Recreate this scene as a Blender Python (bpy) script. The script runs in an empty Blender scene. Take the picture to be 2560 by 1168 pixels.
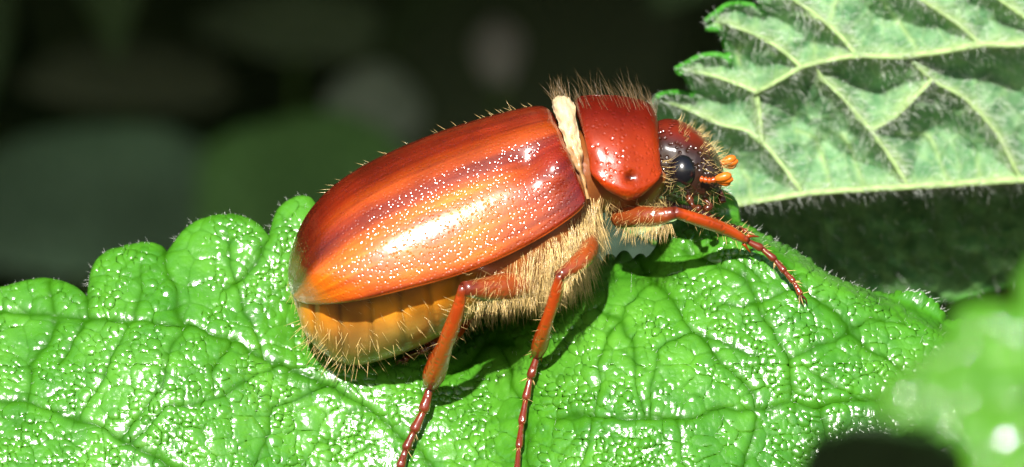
import bpy, math, random
import numpy as np
from mathutils import Vector, Matrix

# ------------------------------------------------------------------ units
# 1 Blender unit = 1 cm (macro scene: the beetle is about 1.8 cm long)
rng = np.random.default_rng(7)
random.seed(7)
K = 0.0016            # cm per photo pixel at the plane of focus
D = 20.0              # camera to plane y = 0, cm
Z0 = 35.0             # height of the leaf above the ground, cm

sc = bpy.context.scene
sc.unit_settings.system = 'METRIC'
sc.unit_settings.scale_length = 0.01
sc.render.engine = 'CYCLES'

# ------------------------------------------------------------------ camera
cam = bpy.data.cameras.new('camera')
cam_o = bpy.data.objects.new('camera', cam)
sc.collection.objects.link(cam_o)
cam_o.location = (0, -D, Z0)
cam_o.rotation_euler = (math.radians(90), 0, 0)
cam.sensor_width = 36.0
cam.lens = 36.0 * D / (2560 * K)
cam.clip_start = 0.5
cam.clip_end = 20000
cam.dof.use_dof = True
cam.dof.focus_distance = D - 0.12
cam.dof.aperture_fstop = cam.lens * 1e-3 / (2 * 0.115)
sc.camera = cam_o

# ------------------------------------------------------------------ light
L = Vector((-0.12, -0.86, 0.49)).normalized()      # towards the sun
world = bpy.data.worlds.new('World')
sc.world = world
world.use_nodes = True
wn = world.node_tree
bg = wn.nodes['Background']
sky = wn.nodes.new('ShaderNodeTexSky')
sky.sky_type = 'NISHITA'
sky.sun_disc = False
sky.sun_elevation = math.asin(L.z)
sky.sun_rotation = math.atan2(L.x, L.y)
wn.links.new(sky.outputs[0], bg.inputs[0])
bg.inputs[1].default_value = 0.07
sun = bpy.data.lights.new('sun', 'SUN')
sun.energy = 5.0
sun.angle = math.radians(1.5)
sun.color = (1.0, 0.96, 0.90)
sun_o = bpy.data.objects.new('sun', sun)
sun_o.rotation_euler = (-L).to_track_quat('-Z', 'Y').to_euler()
sun_o.location = (-40, -70, Z0 + 60)
sc.collection.objects.link(sun_o)
vs = sc.view_settings
vs.view_transform = 'Standard'
vs.look = 'None'
vs.exposure = 0.8
vs.gamma = 1.0
vs.use_curve_mapping = False

# ------------------------------------------------------------------ helpers
def P(px, py, y):
    """photo pixel + depth (cm behind the focus plane) -> world point(s)"""
    px = np.asarray(px, float); py = np.asarray(py, float); y = np.asarray(y, float)
    f = (D + y) / D
    return np.stack([(px - 1280) * K * f, y + 0 * px, Z0 + (584 - py) * K * f], -1)

def tag(o, label=None, cat=None, group=None, kind=None):
    if label: o['label'] = label
    if cat: o['category'] = cat
    if group: o['group'] = group
    if kind: o['kind'] = kind
    return o

def empty(name, loc, label, cat, group=None):
    o = bpy.data.objects.new(name, None)
    o.location = loc
    o.empty_display_size = 0.2
    sc.collection.objects.link(o)
    return tag(o, label, cat, group)

def mesh(name, V, F, mat, parent=None, smooth=True, col=None, attrs=None):
    """world-space vertices; keeps them in place when parented"""
    V = np.asarray(V, float)
    root = parent
    off = np.zeros(3)
    while root is not None:
        off = off + np.array(root.location)
        root = root.parent
    V = V - off
    me = bpy.data.meshes.new(name)
    F = [tuple(int(i) for i in f) for f in F] if not isinstance(F, np.ndarray) else F.tolist()
    me.from_pydata(V.tolist(), [], F)
    if smooth:
        me.polygons.foreach_set('use_smooth', np.ones(len(me.polygons), bool))
    if col is not None:
        a = me.color_attributes.new('tint', 'FLOAT_COLOR', 'POINT')
        c = np.ones((len(V), 4), np.float32); c[:, :np.shape(col)[1]] = col
        a.data.foreach_set('color', c.ravel())
    for k, v in (attrs or {}).items():
        a = me.attributes.new(k, 'FLOAT_VECTOR', 'POINT')
        a.data.foreach_set('vector', np.asarray(v, np.float32).ravel())
    mats = mat if isinstance(mat, (list, tuple)) else [mat]
    for m in mats: me.materials.append(m)
    me.update()
    o = bpy.data.objects.new(name, me)
    o.parent = parent
    sc.collection.objects.link(o)
    return o

def interp(pts, n, smooth=True):
    """resample a polyline (any dimension) evenly by arc length (Catmull-Rom)"""
    p = np.asarray(pts, float)
    if smooth and len(p) > 2:
        q = np.vstack([2 * p[0] - p[1], p, 2 * p[-1] - p[-2]])
        out = []
        t = np.linspace(0, 1, 12, endpoint=False)[:, None]
        for i in range(1, len(q) - 2):
            a, b, c, d = q[i - 1], q[i], q[i + 1], q[i + 2]
            out.append(0.5 * ((2 * b) + (-a + c) * t + (2 * a - 5 * b + 4 * c - d) * t ** 2 + (-a + 3 * b - 3 * c + d) * t ** 3))
        out.append(p[-1:])
        p = np.vstack(out)
    s = np.r_[0, np.cumsum(np.linalg.norm(np.diff(p[:, :3] if p.shape[1] > 3 else p, axis=0), axis=1))]
    u = np.linspace(0, s[-1], n)
    return np.stack([np.interp(u, s, p[:, j]) for j in range(p.shape[1])], -1)

def tube(path, rad, sides=10):
    """closed tapered tube; returns V, F"""
    path = np.asarray(path, float); rad = np.asarray(rad, float)
    n = len(path)
    tan = np.gradient(path, axis=0)
    tan /= np.linalg.norm(tan, axis=1)[:, None] + 1e-12
    ref = np.array([0.13, 1.0, 0.21])
    a = np.cross(tan, ref); a /= np.linalg.norm(a, axis=1)[:, None] + 1e-12
    b = np.cross(tan, a)
    th = np.linspace(0, 2 * np.pi, sides, endpoint=False)
    V = path[:, None] + rad[:, None, None] * (np.cos(th)[None, :, None] * a[:, None] + np.sin(th)[None, :, None] * b[:, None])
    V = V.reshape(-1, 3)
    F = []
    for i in range(n - 1):
        for j in range(sides):
            k = (j + 1) % sides
            F.append((i * sides + j, i * sides + k, (i + 1) * sides + k, (i + 1) * sides + j))
    V = np.vstack([V, path[0], path[-1]])
    for j in range(sides):
        k = (j + 1) % sides
        F.append((n * sides, k, j))
        F.append((n * sides + 1, (n - 1) * sides + j, (n - 1) * sides + k))
    return V, F

def merge(parts):
    V, F, o = [], [], 0
    for v, f in parts:
        V.append(v); F += [tuple(i + o for i in q) for q in f]; o += len(v)
    return np.vstack(V), F

def hairs(base, dirs, length, rad, bend=None):
    """many tapered bent hairs as one mesh: arrays (n,3),(n,3),(n,),(n,)"""
    base = np.asarray(base, float); n = len(base)
    d = np.asarray(dirs, float); d = d / (np.linalg.norm(d, axis=1)[:, None] + 1e-9)
    length = np.broadcast_to(length, (n,)); rad = np.broadcast_to(rad, (n,))
    if bend is None: bend = np.zeros((n, 3))
    a = np.cross(d, np.array([0.3, 0.9, 0.31])); a /= np.linalg.norm(a, axis=1)[:, None] + 1e-9
    b = np.cross(d, a)
    V = np.zeros((n, 10, 3))
    for r, (t, s) in enumerate(((-0.05, 1.0), (0.4, 0.8), (0.75, 0.5))):
        c = base + d * (length * t)[:, None] + bend * (length * t * t)[:, None]
        for j in range(3):
            an = j * 2 * math.pi / 3
            V[:, r * 3 + j] = c + (a * math.cos(an) + b * math.sin(an)) * (rad * s)[:, None]
    V[:, 9] = base + d * length[:, None] + bend * length[:, None]
    f = []
    for r in range(2):
        for j in range(3):
            k = (j + 1) % 3
            f.append((r * 3 + j, r * 3 + k, r * 3 + 3 + k)); f.append((r * 3 + j, r * 3 + 3 + k, r * 3 + 3 + j))
    for j in range(3): f.append((6 + j, 6 + (j + 1) % 3, 9))
    f = np.array(f)
    F = (f[None] + 10 * np.arange(n)[:, None, None]).reshape(-1, 3)
    return V.reshape(-1, 3), F

def seg_dist(X, Y, line):
    """distance from points to a polyline"""
    line = np.asarray(line, float)
    best = np.full(X.shape, 1e9)
    for (ax, ay), (bx, by) in zip(line[:-1], line[1:]):
        dx, dy = bx - ax, by - ay
        t = np.clip(((X - ax) * dx + (Y - ay) * dy) / (dx * dx + dy * dy + 1e-9), 0, 1)
        best = np.minimum(best, (X - ax - t * dx) ** 2 + (Y - ay - t * dy) ** 2)
    return np.sqrt(best)

def nearest_on(X, Y, line):
    line = np.asarray(line, float)
    best = np.full(X.shape, 1e18); bx_ = X.copy(); by_ = Y.copy()
    for (ax, ay), (bx, by) in zip(line[:-1], line[1:]):
        dx, dy = bx - ax, by - ay
        t = np.clip(((X - ax) * dx + (Y - ay) * dy) / (dx * dx + dy * dy + 1e-9), 0, 1)
        qx, qy = ax + t * dx, ay + t * dy
        d = (X - qx) ** 2 + (Y - qy) ** 2
        m = d < best
        best = np.where(m, d, best); bx_ = np.where(m, qx, bx_); by_ = np.where(m, qy, by_)
    return bx_, by_

def inside(X, Y, poly):
    poly = np.asarray(poly, float)
    res = np.zeros(X.shape, bool)
    for (ax, ay), (bx, by) in zip(poly, np.roll(poly, -1, 0)):
        c = ((ay > Y) != (by > Y)) & (X < (bx - ax) * (Y - ay) / (by - ay + 1e-12) + ax)
        res ^= c
    return res

def voronoi(X, Y, size, seed, jit=0.85):
    """F1, F2, id-random of a jittered-grid voronoi"""
    r = np.random.default_rng(seed)
    N = 256
    jx = r.random((N, N)) * jit + (1 - jit) / 2; jy = r.random((N, N)) * jit + (1 - jit) / 2; idr = r.random((N, N))
    gx = X / size; gy = Y / size
    ix = np.floor(gx).astype(int); iy = np.floor(gy).astype(int)
    f1 = np.full(X.shape, 9.0); f2 = np.full(X.shape, 9.0); cid = np.zeros(X.shape)
    for dx in (-1, 0, 1):
        for dy in (-1, 0, 1):
            cx = ix + dx; cy = iy + dy
            d = np.hypot(cx + jx[cx % N, cy % N] - gx, cy + jy[cx % N, cy % N] - gy)
            m = d < f1
            f2 = np.where(m, f1, np.minimum(f2, d))
            cid = np.where(m, idr[cx % N, cy % N], cid)
            f1 = np.where(m, d, f1)
    return f1, f2, cid

def vnoise(X, Y, size, seed):
    """smooth value noise in [-1, 1]"""
    r = np.random.default_rng(seed); N = 128
    g = r.random((N, N)) * 2 - 1
    gx = X / size; gy = Y / size
    ix = np.floor(gx).astype(int); iy = np.floor(gy).astype(int)
    fx = gx - ix; fy = gy - iy
    fx = fx * fx * (3 - 2 * fx); fy = fy * fy * (3 - 2 * fy)
    a = g[ix % N, iy % N]; b = g[(ix + 1) % N, iy % N]; c = g[ix % N, (iy + 1) % N]; d = g[(ix + 1) % N, (iy + 1) % N]
    return (a * (1 - fx) + b * fx) * (1 - fy) + (c * (1 - fx) + d * fx) * fy

def sstep(x, a, b):
    t = np.clip((x - a) / (b - a), 0, 1)
    return t * t * (3 - 2 * t)

# ------------------------------------------------------------------ materials
def new_mat(name):
    m = bpy.data.materials.new(name); m.use_nodes = True
    return m, m.node_tree, m.node_tree.nodes['Principled BSDF']

def rgb(r, g, b):
    return (r, g, b, 1.0)

def add_noise(nt, scale, detail=3, coord='Object', vec=None):
    n = nt.nodes.new('ShaderNodeTexNoise'); n.inputs['Scale'].default_value = scale; n.inputs['Detail'].default_value = detail
    if vec is None:
        tc = nt.nodes.new('ShaderNodeTexCoord'); vec = tc.outputs[coord]
    nt.links.new(vec, n.inputs['Vector'])
    return n

def ramp(nt, fac, stops):
    r = nt.nodes.new('ShaderNodeValToRGB')
    while len(r.color_ramp.elements) < len(stops): r.color_ramp.elements.new(0.5)
    for e, (p, c) in zip(r.color_ramp.elements, stops):
        e.position = p; e.color = c
    nt.links.new(fac, r.inputs[0])
    return r

def mixc(nt, a, b, fac, mode='MIX'):
    m = nt.nodes.new('ShaderNodeMix'); m.data_type = 'RGBA'; m.blend_type = mode
    for s, v in ((m.inputs[0], fac), (m.inputs[6], a), (m.inputs[7], b)):
        if hasattr(v, 'is_linked'): nt.links.new(v, s)
        else: s.default_value = v
    return m.outputs[2]

def bump(nt, height, dist, strength, normal=None):
    b = nt.nodes.new('ShaderNodeBump'); b.inputs['Distance'].default_value = dist; b.inputs['Strength'].default_value = strength
    nt.links.new(height, b.inputs['Height'])
    if normal is not None: nt.links.new(normal, b.inputs['Normal'])
    return b.outputs['Normal']

def tint_attr(nt):
    a = nt.nodes.new('ShaderNodeAttribute'); a.attribute_name = 'tint'
    return a.outputs['Color']

def leaf_material(name, rough, nscale, nstrength, spec=0.5, translucent=0.18, trans_col=(0.10, 0.35, 0.01), fine=0.004, coat=0.0, coat_rough=0.12, patchy=False):
    m, nt, b = new_mat(name)
    n1 = add_noise(nt, 9, 4)
    c = mixc(nt, tint_attr(nt), ramp(nt, n1.outputs[0], [(0.3, rgb(0.72, 0.80, 0.72)), (0.7, rgb(1.2, 1.12, 1.1))]).outputs[0], 1.0, 'MULTIPLY')
    nt.links.new(c, b.inputs['Base Color'])
    b.inputs['Roughness'].default_value = rough
    b.inputs['Specular IOR Level'].default_value = spec
    b.inputs['Coat Weight'].default_value = coat
    b.inputs['Coat Roughness'].default_value = coat_rough
    b.inputs['Coat IOR'].default_value = 1.85
    if patchy:
        n4 = add_noise(nt, 16, 3)
        at = nt.nodes.new('ShaderNodeAttribute'); at.attribute_name = 'tint'
        mm = nt.nodes.new('ShaderNodeMath'); mm.operation = 'MULTIPLY'
        nt.links.new(ramp(nt, n4.outputs[0], [(0.34, rgb(0.4, 0.4, 0.4)), (0.54, rgb(1, 1, 1))]).outputs[0], mm.inputs[0])
        nt.links.new(at.outputs['Alpha'], mm.inputs[1])
        nt.links.new(mm.outputs[0], b.inputs['Coat Weight'])
    n2 = add_noise(nt, nscale, 3)
    nr = bump(nt, n2.outputs[0], fine, nstrength)
    nt.links.new(nr, b.inputs['Normal'])
    nt.links.new(nr, b.inputs['Coat Normal'])
    t = nt.nodes.new('ShaderNodeBsdfTranslucent'); t.inputs[0].default_value = (*trans_col, 1)
    mx = nt.nodes.new('ShaderNodeMixShader'); mx.inputs[0].default_value = translucent
    nt.links.new(b.outputs[0], mx.inputs[1]); nt.links.new(t.outputs[0], mx.inputs[2])
    nt.links.new(mx.outputs[0], nt.nodes['Material Output'].inputs[0])
    return m

def simple(name, color, rough=0.5, spec=0.5, var=0.25, nscale=20, bumpd=0.0, coat=0.0):
    m, nt, b = new_mat(name)
    n = add_noise(nt, nscale, 4)
    lo = rgb(*(c * (1 - var) for c in color)); hi = rgb(*(min(1, c * (1 + var)) for c in color))
    nt.links.new(ramp(nt, n.outputs[0], [(0.3, lo), (0.7, hi)]).outputs[0], b.inputs['Base Color'])
    b.inputs['Roughness'].default_value = rough
    b.inputs['Specular IOR Level'].default_value = spec
    b.inputs['Coat Weight'].default_value = coat
    b.inputs['Coat Roughness'].default_value = 0.08
    if bumpd:
        nt.links.new(bump(nt, n.outputs[0], bumpd, 1.0), b.inputs['Normal'])
    return m

M_leaf = leaf_material('leaf_green', 0.5, 70, 0.30, spec=0.1, fine=0.005, coat=1.0, coat_rough=0.21, patchy=True)
M_leaf_fg = leaf_material('leaf_green_bright', 0.45, 12, 0.2, spec=0.3, fine=0.01, coat=0.7, coat_rough=0.06)
M_leaf_under = leaf_material('leaf_underside', 0.6, 60, 0.7, spec=0.35, translucent=0.06, trans_col=(0.3, 0.5, 0.1), fine=0.012)
M_leaf_bg = leaf_material('leaf_dark', 0.5, 6, 0.5, spec=0.4, translucent=0.08, fine=0.05)
M_vein = simple('vein_pale', (0.31, 0.44, 0.17), 0.6, 0.3, 0.3, 25, 0.01)
M_stalk = simple('stalk_green', (0.10, 0.20, 0.04), 0.5, 0.4, 0.3, 20, 0.004)
M_white_hair = simple('hair_white', (0.72, 0.76, 0.68), 0.25, 0.6, 0.1, 10)
M_gold_hair = simple('hair_gold', (0.72, 0.50, 0.19), 0.22, 0.8, 0.4, 30)
M_dark_hair = simple('hair_brown', (0.24, 0.15, 0.06), 0.3, 0.6, 0.3, 10)
M_eye = simple('eye_black', (0.006, 0.006, 0.008), 0.24, 0.8, 0.1, 30, 0.0, 0.0)
M_club = simple('club_orange', (0.72, 0.16, 0.012), 0.28, 0.5, 0.2, 60)
M_rim = simple('leg_redbrown', (0.36, 0.055, 0.006), 0.22, 0.55, 0.45, 9, 0.0, 0.25)
M_claw = simple('claw_dark', (0.08, 0.018, 0.006), 0.22, 0.5, 0.2, 20)

def shell_material(name, rough, pit, pit_d, streaks, sss=0.08, coat=0.35, pitst=1.0, crough=0.10, spec=0.5):
    m, nt, b = new_mat(name)
    c = tint_attr(nt)
    if streaks:
        a = nt.nodes.new('ShaderNodeAttribute'); a.attribute_name = 'uvw'
        mp = nt.nodes.new('ShaderNodeMapping'); mp.inputs['Scale'].default_value = (1.3, 15, 1)
        nt.links.new(a.outputs['Vector'], mp.inputs[0])
        n = add_noise(nt, 1.6, 5, vec=mp.outputs[0])
        c = mixc(nt, c, ramp(nt, n.outputs[0], [(0.3, rgb(0.62, 0.52, 0.5)), (0.5, rgb(0.92, 0.88, 0.88)), (0.7, rgb(1.2, 1.3, 1.1))]).outputs[0], 1.0, 'MULTIPLY')
    n0 = add_noise(nt, 6, 3)
    c = mixc(nt, c, ramp(nt, n0.outputs[0], [(0.3, rgb(0.75, 0.68, 0.7)), (0.7, rgb(1.2, 1.2, 1.1))]).outputs[0], 1.0, 'MULTIPLY')
    nt.links.new(c, b.inputs['Base Color'])
    b.inputs['Roughness'].default_value = rough
    b.inputs['Coat Weight'].default_value = coat
    b.inputs['Coat Roughness'].default_value = crough
    b.inputs['Coat IOR'].default_value = 1.65
    b.inputs['Specular IOR Level'].default_value = spec
    b.inputs['Subsurface Weight'].default_value = sss
    b.inputs['Subsurface Radius'].default_value = (0.06, 0.02, 0.006)
    b.inputs['Subsurface Scale'].default_value = 1.0
    v = nt.nodes.new('ShaderNodeTexVoronoi'); v.inputs['Scale'].default_value = pit
    tc = nt.nodes.new('ShaderNodeTexCoord'); nt.links.new(tc.outputs['Object'], v.inputs['Vector'])
    h = ramp(nt, v.outputs['Distance'], [(0.0, rgb(0, 0, 0)), (0.42, rgb(1, 1, 1))])
    nr = bump(nt, h.outputs[0], pit_d, pitst)
    n3 = add_noise(nt, 30, 3)
    nr = bump(nt, n3.outputs[0], 0.004, 0.25, nr)
    nt.links.new(nr, b.inputs['Normal']); nt.links.new(nr, b.inputs['Coat Normal'])
    return m

M_elytron = shell_material('elytron_shell', 0.45, 68, 0.003, True, sss=0.35, pitst=0.6, coat=1.0, crough=0.17, spec=0.15)
M_pronotum = shell_material('pronotum_shell', 0.45, 44, 0.004, False, sss=0.2, pitst=0.6, coat=1.0, crough=0.23, spec=0.15)
M_body = shell_material('body_skin', 0.34, 30, 0.004, False, sss=0.3, coat=0.15, pitst=0.25)
M_leg = shell_material('leg_shell', 0.4, 34, 0.005, False, sss=0.1, coat=0.9, pitst=0.6, crough=0.17, spec=0.2)
M_head = shell_material('head_shell', 0.4, 44, 0.008, False, sss=0.0, coat=0.8, crough=0.22, spec=0.2)
M_memb = shell_material('membrane_skin', 0.5, 60, 0.003, False, sss=0.2, coat=0.1, pitst=0.5, spec=0.3)

# ------------------------------------------------------------------ ground
m, nt, b = new_mat('soil')
n = add_noise(nt, 0.25, 8)
nt.links.new(ramp(nt, n.outputs[0], [(0.3, rgb(0.012, 0.010, 0.006)), (0.7, rgb(0.045, 0.036, 0.022))]).outputs[0], b.inputs['Base Color'])
b.inputs['Roughness'].default_value = 0.95
nt.links.new(bump(nt, n.outputs[0], 2.0, 1.0), b.inputs['Normal'])
gx = np.r_[-9000, -2000, -500, np.linspace(-150, 150, 41), 500, 2000, 9000]
GX, GY = np.meshgrid(gx, gx, indexing='ij')
GZ = np.where((np.abs(GX) < 160) & (np.abs(GY) < 160), vnoise(GX, GY, 14, 3) * 1.2 - 1.4, -1.4)
gn = len(gx)
GF = [(i * gn + j, (i + 1) * gn + j, (i + 1) * gn + j + 1, i * gn + j + 1) for i in range(gn - 1) for j in range(gn - 1)]
g = mesh('ground', np.stack([GX, GY, GZ], -1).reshape(-1, 3), GF, m)
tag(g, 'dark bare soil under the plants', 'ground', kind='structure')

# ------------------------------------------------------------------ leaf blades
def leaf_grid(poly, g, depth, thick_dir=None):
    """quads on a pixel grid clipped to an outline; depth(px,py) gives cm behind focus plane.
    returns X, Y (px), V (world), F, margin distance"""
    poly = np.asarray(poly, float)
    closed = np.vstack([poly, poly[:1]])
    x0, y0 = poly.min(0) - g; x1, y1 = poly.max(0) + g
    xs = np.arange(x0, x1 + g, g); ys = np.arange(y0, y1 + g, g)
    X, Y = np.meshgrid(xs, ys, indexing='ij')
    ins = inside(X, Y, poly)
    q = ins[:-1, :-1].astype(int) + ins[1:, :-1] + ins[1:, 1:] + ins[:-1, 1:]
    keep = q >= 2
    used = np.zeros(X.shape, bool)
    used[:-1, :-1] |= keep; used[1:, :-1] |= keep; used[1:, 1:] |= keep; used[:-1, 1:] |= keep
    # grid points of the rim are pulled onto the outline
    nb = np.zeros(X.shape, int)
    nb[:-1, :-1] += keep; nb[1:, :-1] += keep; nb[1:, 1:] += keep; nb[:-1, 1:] += keep
    rim = used & (nb < 4)
    qx, qy = nearest_on(X[rim], Y[rim], closed)
    X = X.copy(); Y = Y.copy()
    X[rim] = qx; Y[rim] = qy
    idx = -np.ones(X.shape, int); idx[used] = np.arange(used.sum())
    I, J = np.nonzero(keep)
    F = np.stack([idx[I, J], idx[I + 1, J], idx[I + 1, J + 1], idx[I, J + 1]], -1)
    X = X[used]; Y = Y[used]
    return X, Y, F, seg_dist(X, Y, closed)

def normals_from(depth, X, Y):
    e = 2.0
    p = P(X, Y, depth(X, Y)); px = P(X + e, Y, depth(X + e, Y)); py = P(X, Y + e, depth(X, Y + e))
    n = np.cross(px - p, py - p)
    n /= np.linalg.norm(n, axis=1)[:, None]
    n[n[:, 1] > 0] *= -1
    return n

def vert_normals(V, F):
    n = np.cross(V[F[:, 2]] - V[F[:, 0]], V[F[:, 3]] - V[F[:, 1]])
    N = np.zeros_like(V)
    for j in range(4): np.add.at(N, F[:, j], n)
    N /= np.linalg.norm(N, axis=1)[:, None] + 1e-12
    s = np.sign(-N[:, 1:2]); s[s == 0] = 1
    return N * s

def solid(o, t):
    md = o.modifiers.new('thickness', 'SOLIDIFY'); md.thickness = t; md.offset = -1.0
    return o

# --- the leaf the beetle stands on
main_poly_pts = [(-330, 760), (-200, 712), (-110, 735), (-95, 742), (-60, 715), (0, 705), (60, 690), (110, 685), (170, 703), (208, 734),
    (214, 735), (218, 700), (230, 650), (258, 616), (320, 596), (365, 590), (398, 600), (413, 616), (432, 594), (462, 555), (512, 531), (580, 527),
    (632, 546), (660, 575), (673, 590), (682, 560), (697, 515), (722, 490), (758, 477), (784, 488), (810, 530), (860, 600), (1000, 600),
    (1200, 600), (1380, 600), (1440, 612), (1490, 632), (1506, 640), (1516, 626), (1530, 634), (1548, 622), (1566, 636), (1585, 626), (1600, 634), (1625, 615), (1650, 575),
    (1690, 530), (1750, 505), (1800, 508), (1845, 532), (1910, 566), (2000, 612), (2100, 668), (2200, 714), (2300, 752), (2360, 785), (2450, 850),
    (2480, 950), (2410, 1050), (2290, 1130), (2150, 1230), (2050, 1400), (1900, 1600), (1000, 1760), (0, 1600), (-330, 1350)]
def wobble(pts, amp, seed, step=7):
    p = np.asarray(pts, float); out = []
    r = np.random.default_rng(seed)
    for a, b in zip(p, np.roll(p, -1, 0)):
        n = max(1, int(np.linalg.norm(b - a) / step))
        t = np.arange(n)[:, None] / n
        q = a + (b - a) * t
        q[1:] += r.normal(0, amp, q[1:].shape)
        out.append(q)
    return np.vstack(out)
def sround(pts):
    p = np.asarray(pts, float); q = np.vstack([p[-1], p, p[0], p[1]]); out = []
    for i in range(1, len(q) - 2):
        a, b, c, d = q[i - 1], q[i], q[i + 1], q[i + 2]
        for t in (0, .25, .5, .75):
            out.append(0.5 * ((2 * b) + (-a + c) * t + (2 * a - 5 * b + 4 * c - d) * t ** 2 + (-a + 3 * b - 3 * c + d) * t ** 3))
    return np.array(out)
main_poly = wobble(sround(main_poly_pts), 0.8, 5)

def main_depth(px, py):
    t = (910 - py) * K
    y = 0.06 + np.where(t > 0, 0.62 * t, 0.42 * t)
    y = y + 0.42 * np.exp(-((px - 1040) / 210) ** 2 - ((py - 750) / 110) ** 2)          # hollow under the body
    y = y + 0.10 * np.exp(-((px - 1500) / 120) ** 2 - ((py - 640) / 60) ** 2)
    y = y + 0.07 * np.sin(px / 210.0 + py / 340.0) + 0.02 * np.sin(px / 90.0 - py / 130.0 + 1.0)
    y = y - 0.17 * sstep(px, 1150, 1480)
    # the right margin rolls away from the viewer
    e = seg_dist(px, py, [(1690, 530), (1845, 532), (2000, 612), (2200, 714), (2360, 785), (2450, 850), (2480, 950), (2410, 1050), (2290, 1130), (2150, 1230)])
    y = y + 0.16 * np.exp(-(e / 30.0) ** 2)
    return y

main_veins = [
    [(-330, 740), (-50, 765), (215, 790), (330, 792), (470, 805), (590, 850), (700, 905), (820, 970), (930, 1030), (1050, 1120), (1110, 1220), (1150, 1400)],
    [(-330, 930), (0, 992), (190, 1042), (300, 1090), (400, 1140), (520, 1235), (640, 1400)],
    [(410, 612), (425, 690), (454, 798)],
    [(673, 588), (600, 690), (560, 720)],
    [(210, 735), (214, 790)],
    [(110, 700), (140, 790), (80, 900), (60, 1000)],
    [(1280, 860), (1221, 852), (1122, 938), (1060, 985)],
    [(1545, 600), (1640, 700), (1740, 830), (1830, 920), (1885, 985), (1893, 1030), (1862, 1168), (1800, 1400)],
    [(1380, 1040), (1480, 1036), (1700, 1040), (1890, 1012), (2060, 1010), (2160, 1004), (2300, 980)],
    [(1700, 620), (1860, 690), (1970, 890), (1985, 1010)],
    [(1950, 640), (2080, 770), (2200, 880), (2300, 960)],
    [(1240, 850), (1300, 1000), (1310, 1168), (1330, 1400)],
]
main_sub = [
    [(360, 660), (330, 790)], [(560, 600), (590, 700), (660, 860)], [(700, 905), (560, 985), (430, 1010), (330, 1090)], [(590, 850), (540, 920), (545, 985)],
    [(470, 805), (420, 880), (400, 960), (300, 1085)], [(330, 792), (280, 900), (200, 1040)], [(215, 790), (140, 900)], [(820, 970), (690, 1010), (660, 1100), (640, 1168)],
    [(1640, 700), (1560, 760), (1500, 900), (1490, 1035)], [(1740, 830), (1650, 870), (1620, 1040)], [(1500, 760), (1590, 840), (1590, 940), (1610, 1040)],
    [(1810, 760), (1890, 745), (2010, 720)], [(1900, 690), (1830, 640)], [(1970, 890), (2080, 850), (2180, 790), (2270, 800)], [(1890, 880), (1740, 830)],
    [(1700, 1040), (1720, 1168)], [(2060, 1010), (2060, 1100)], [(1480, 1036), (1440, 1168)], [(2010, 900), (2090, 960), (2160, 1004)],
]
X, Y, F, dm = leaf_grid(main_poly, 3.1, main_depth)
wx = X + 10 * vnoise(X, Y, 60, 21) ; wy = Y + 10 * vnoise(X, Y, 60, 22)
dv = np.min([seg_dist(wx, wy, v) for v in main_veins], axis=0)
ds = np.min([seg_dist(wx, wy, v) for v in main_sub], axis=0)
f1, f2, cid = voronoi(wx * 1.0, wy * 1.15, 66, 31)
ter = sstep(f2 - f1, 0.0, 0.30)
g1, g2, cid2 = voronoi(wx + 5 * vnoise(X, Y, 16, 23), wy * 1.1 + 5 * vnoise(X, Y, 16, 24), 20, 33, 1.0)
fin = sstep(g2 - g1, 0.0, 0.6) * (1 - 0.8 * np.exp(-(np.minimum(dv, ds * 1.3) / 16.0) ** 2))
e1, e2, cid3 = voronoi(wx, wy * 1.05, 11, 35)
fin2 = sstep(e2 - e1, 0.0, 0.7)
h = 0.0085 * (1 - np.exp(-(dv / 12.0) ** 2)) + 0.0055 * (1 - np.exp(-(ds / 10.0) ** 2)) + 0.0030 * ter * (0.7 + 0.6 * cid) + 0.0078 * fin * (0.1 + cid2) * (0.75 + 0.6 * vnoise(X, Y, 70, 25)) + 0.0026 * fin2 * (0.1 + cid3) * (0.25 + 0.75 * sstep(vnoise(X, Y, 55, 26), -0.7, 0.2)) * (1 - 0.8 * np.exp(-(np.minimum(dv, ds * 1.3) / 14.0) ** 2))
h = h + 0.0045 * vnoise(X, Y, 30, 41) + 0.0008 * vnoise(X, Y, 13, 42)
rimfall = np.exp(-dm / 12.0)
h = h * (1 - 0.7 * rimfall) - 0.022 * np.exp(-dm / 12.0)
Nrm = normals_from(main_depth, X, Y)
V = P(X, Y, main_depth(X, Y)) + Nrm * (h - 0.05)[:, None]
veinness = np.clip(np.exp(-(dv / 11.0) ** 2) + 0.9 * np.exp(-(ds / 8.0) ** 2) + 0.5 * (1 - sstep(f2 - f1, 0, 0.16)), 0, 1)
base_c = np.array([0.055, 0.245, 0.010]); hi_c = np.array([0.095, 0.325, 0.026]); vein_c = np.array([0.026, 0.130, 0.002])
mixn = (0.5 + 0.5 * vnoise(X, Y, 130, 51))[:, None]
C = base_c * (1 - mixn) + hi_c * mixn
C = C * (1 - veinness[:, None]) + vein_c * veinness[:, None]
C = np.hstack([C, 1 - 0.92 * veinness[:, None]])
base_main = P(-330, 1100, main_depth(np.array(-330.), np.array(1100.)))
leaf_main = empty('leaf', tuple(base_main), 'glossy bright green blistered leaf with scalloped edge under the beetle', 'leaf')
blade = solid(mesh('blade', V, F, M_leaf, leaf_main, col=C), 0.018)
main_VN = vert_normals(V, F)
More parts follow.
